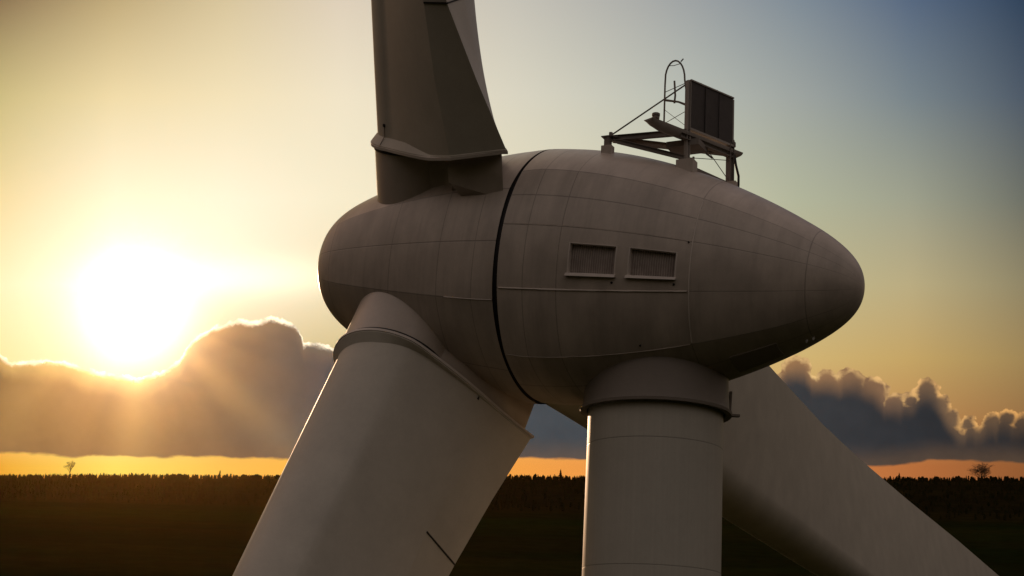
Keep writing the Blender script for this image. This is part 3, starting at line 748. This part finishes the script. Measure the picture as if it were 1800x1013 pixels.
# ------------------------------------------------------------------ woods on the crest
m, t, b = new_mat('conifer_foliage')
tc = t.n.new('ShaderNodeTexCoord'); n_ = t.noise(tc.outputs['Object'], 0.08, 3.0)
t.put(b.inputs['Base Color'], t.mix(n_, (0.010, 0.012, 0.004, 1), (0.018, 0.020, 0.007, 1))); b.inputs['Roughness'].default_value = 1.0; b.inputs['Specular IOR Level'].default_value = 0.0
M_fol = m
M_bark = plain('bark_brown', (0.10, 0.065, 0.04), 0.9)
def tree_geo(V, F, x, y, z, h_, w_, kind):
    b0 = len(V)
    tiers = 4 if kind == 'spruce' else 3
    n_ = 7
    for i in range(tiers):
        zb = z + h_ * (0.10 + 0.80 * i / tiers); zt = z + h_ * min(1.0, (0.10 + 0.80 * (i + 1.6) / tiers)) if i < tiers - 1 else z + h_
        rr = w_ * ((1 - i / tiers) ** 0.8 if kind == 'spruce' else (0.8, 1.0, 0.75)[i])
        c = len(V)
        for k in range(n_):
            a = 2 * PI * (k + random.random() * 0.6) / n_; q = rr * random.uniform(0.65, 1.15)
            V.append((x + q * math.cos(a), y + q * math.sin(a), zb + random.uniform(-0.06, 0.06) * h_))
        if kind == 'spruce':
            V.append((x, y, zt)); F.extend((c + k, c + (k + 1) % n_, c + n_) for k in range(n_))
        else:
            for k in range(n_):
                a = 2 * PI * (k + random.random() * 0.6) / n_; q = rr * random.uniform(0.5, 0.85)
                V.append((x + q * math.cos(a), y + q * math.sin(a), zb + h_ * random.uniform(0.16, 0.28)))
            V.append((x, y, zb + h_ * random.uniform(0.26, 0.36)))
            for k in range(n_):
                k2 = (k + 1) % n_; F.append((c + k, c + k2, c + n_ + k2, c + n_ + k)); F.append((c + n_ + k, c + n_ + k2, c + 2 * n_))
V = []; F = []
def ymid(x): return 0
for i in range(8200):
    x = random.uniform(-1080, 1080)
    d = random.random() ** 1.1 * 820
    y = YC - d
    if i < 2600: y = YC - random.random() * 30
    h_ = random.triangular(4.0, 10.5, 7.0)
    grp = 0.82 + 0.30 * math.sin(x * 0.021 + 2 * math.sin(x * 0.007))
    h_ *= 0.75 + 0.25 * grp
    tree_geo(V, F, x, y, gz(x, y) - 0.5, h_, h_ * random.uniform(0.18, 0.33), 'spruce' if random.random() < 0.6 else 'round')
fo = mk('forest', V, F, M_fol, None, False)
tag(fo, 'dark distant wood along the horizon with a ragged spiky top edge', 'forest', kind='stuff')

# individual trees that stand out above the wood
def bare_tree(px, py, low, spread, label, seed, depth=5, size=0.21, limbs=7, rad_=0.011):
    rnd = random.Random(seed)
    d = dir_px(px, py); k = YC / d.y; x = d.x * k; y = YC - 8; z0 = gz(x, y)
    H = (d.z * k + CAM_Z) - z0
    rt_ = empty('bare_tree', (x, y, z0)); tag(rt_, label, 'tree')
    tr = MB(); cr_ = MB()
    tr.tube([(0, 0, -0.5), (0, 0, H * 0.45), (H * 0.01, 0, H * 0.62)], [H * 0.022, H * 0.016, H * 0.012], 6)
    def grow(p, dirv, L, r, lev):
        q = p + dirv * L; cr_.tube([p, q], [r, r * 0.6], 4, caps=False)
        if lev == 0: return
        for _ in range(3 if lev > 2 else 4):
            ax = Vector((rnd.uniform(-1, 1), rnd.uniform(-1, 1), rnd.uniform(-0.3, 0.6))).normalized()
            nd = (dirv * 0.9 + ax * spread).normalized(); nd.z = max(nd.z, 0.05)
            grow(p.lerp(q, rnd.uniform(0.5, 1.0)), nd.normalized(), L * rnd.uniform(0.6, 0.85), r * 0.55, lev - 1)
    for kk in range(limbs):
        a = 2 * PI * kk / limbs + rnd.random(); st_ = Vector((0, 0, H * rnd.uniform(low, 0.6)))
        grow(st_, Vector((math.cos(a) * spread, math.sin(a) * spread, 0.8)).normalized(), H * size, H * rad_, depth - 1)
    tr.build('trunk', M_bark, rt_, True); cr_.build('crown', M_bark, rt_, False)
bare_tree(128, 811, 0.28, 0.55, 'tall thin bare tree rising above the wood left of the sun', 3, 5)
bare_tree(1722, 818, 0.05, 1.5, 'wide rounded bare tree above the wood at the far right', 5, 5, 0.36, 16, 0.02)
def spruce(px, py, label):
    d = dir_px(px, py); k = YC / d.y; x = d.x * k; y = YC - 16; z0 = gz(x, y); H = (d.z * k + CAM_Z) - z0
    rt_ = empty('spruce_tree', (x, y, z0)); tag(rt_, label, 'tree', 'tall spruces on the skyline')
    VV = []; FF = []; tree_geo(VV, FF, 0, 0, 0, H, H * 0.28, 'spruce'); mk('crown', VV, FF, M_fol, rt_, False)
    tr = MB(); tr.tube([(0, 0, -0.5), (0, 0, H * 0.5)], [H * 0.03, H * 0.02], 6); tr.build('trunk', M_bark, rt_)
spruce(390, 829, 'dark spruce on the skyline just left of the lower front blade')
spruce(985, 827, 'dark spruce standing highest in the gap between lower blade and tower')
spruce(1576, 833, 'dark spruce beside the edge of the far right blade on the skyline')

# ------------------------------------------------------------------ thin orange volume added to make the ground glow towards the sun
m, t, b = new_mat('glow_volume'); t.n.remove(b)
pvn = t.n.new('ShaderNodeVolumePrincipled'); pvn.inputs['Color'].default_value = (0.95, 0.52, 0.14, 1)
pvn.inputs['Density'].default_value = 0.0000026; pvn.inputs['Anisotropy'].default_value = 0.95
t.l.new(pvn.outputs[0], t.n['Material Output'].inputs['Volume'])
m_ = MB(); z0, z1 = -1500.0, 640.0
hb_ = [(x, y, z) for z in (z0, z1) for x, y in ((-9500, -4500), (9500, -4500), (9500, 7500), (-9500, 7500))]
m_.add(hb_, [(0, 3, 2, 1), (4, 5, 6, 7), (0, 1, 5, 4), (1, 2, 6, 5), (2, 3, 7, 6), (3, 0, 4, 7)])
tag(m_.build('glow_haze', m), kind='stuff')
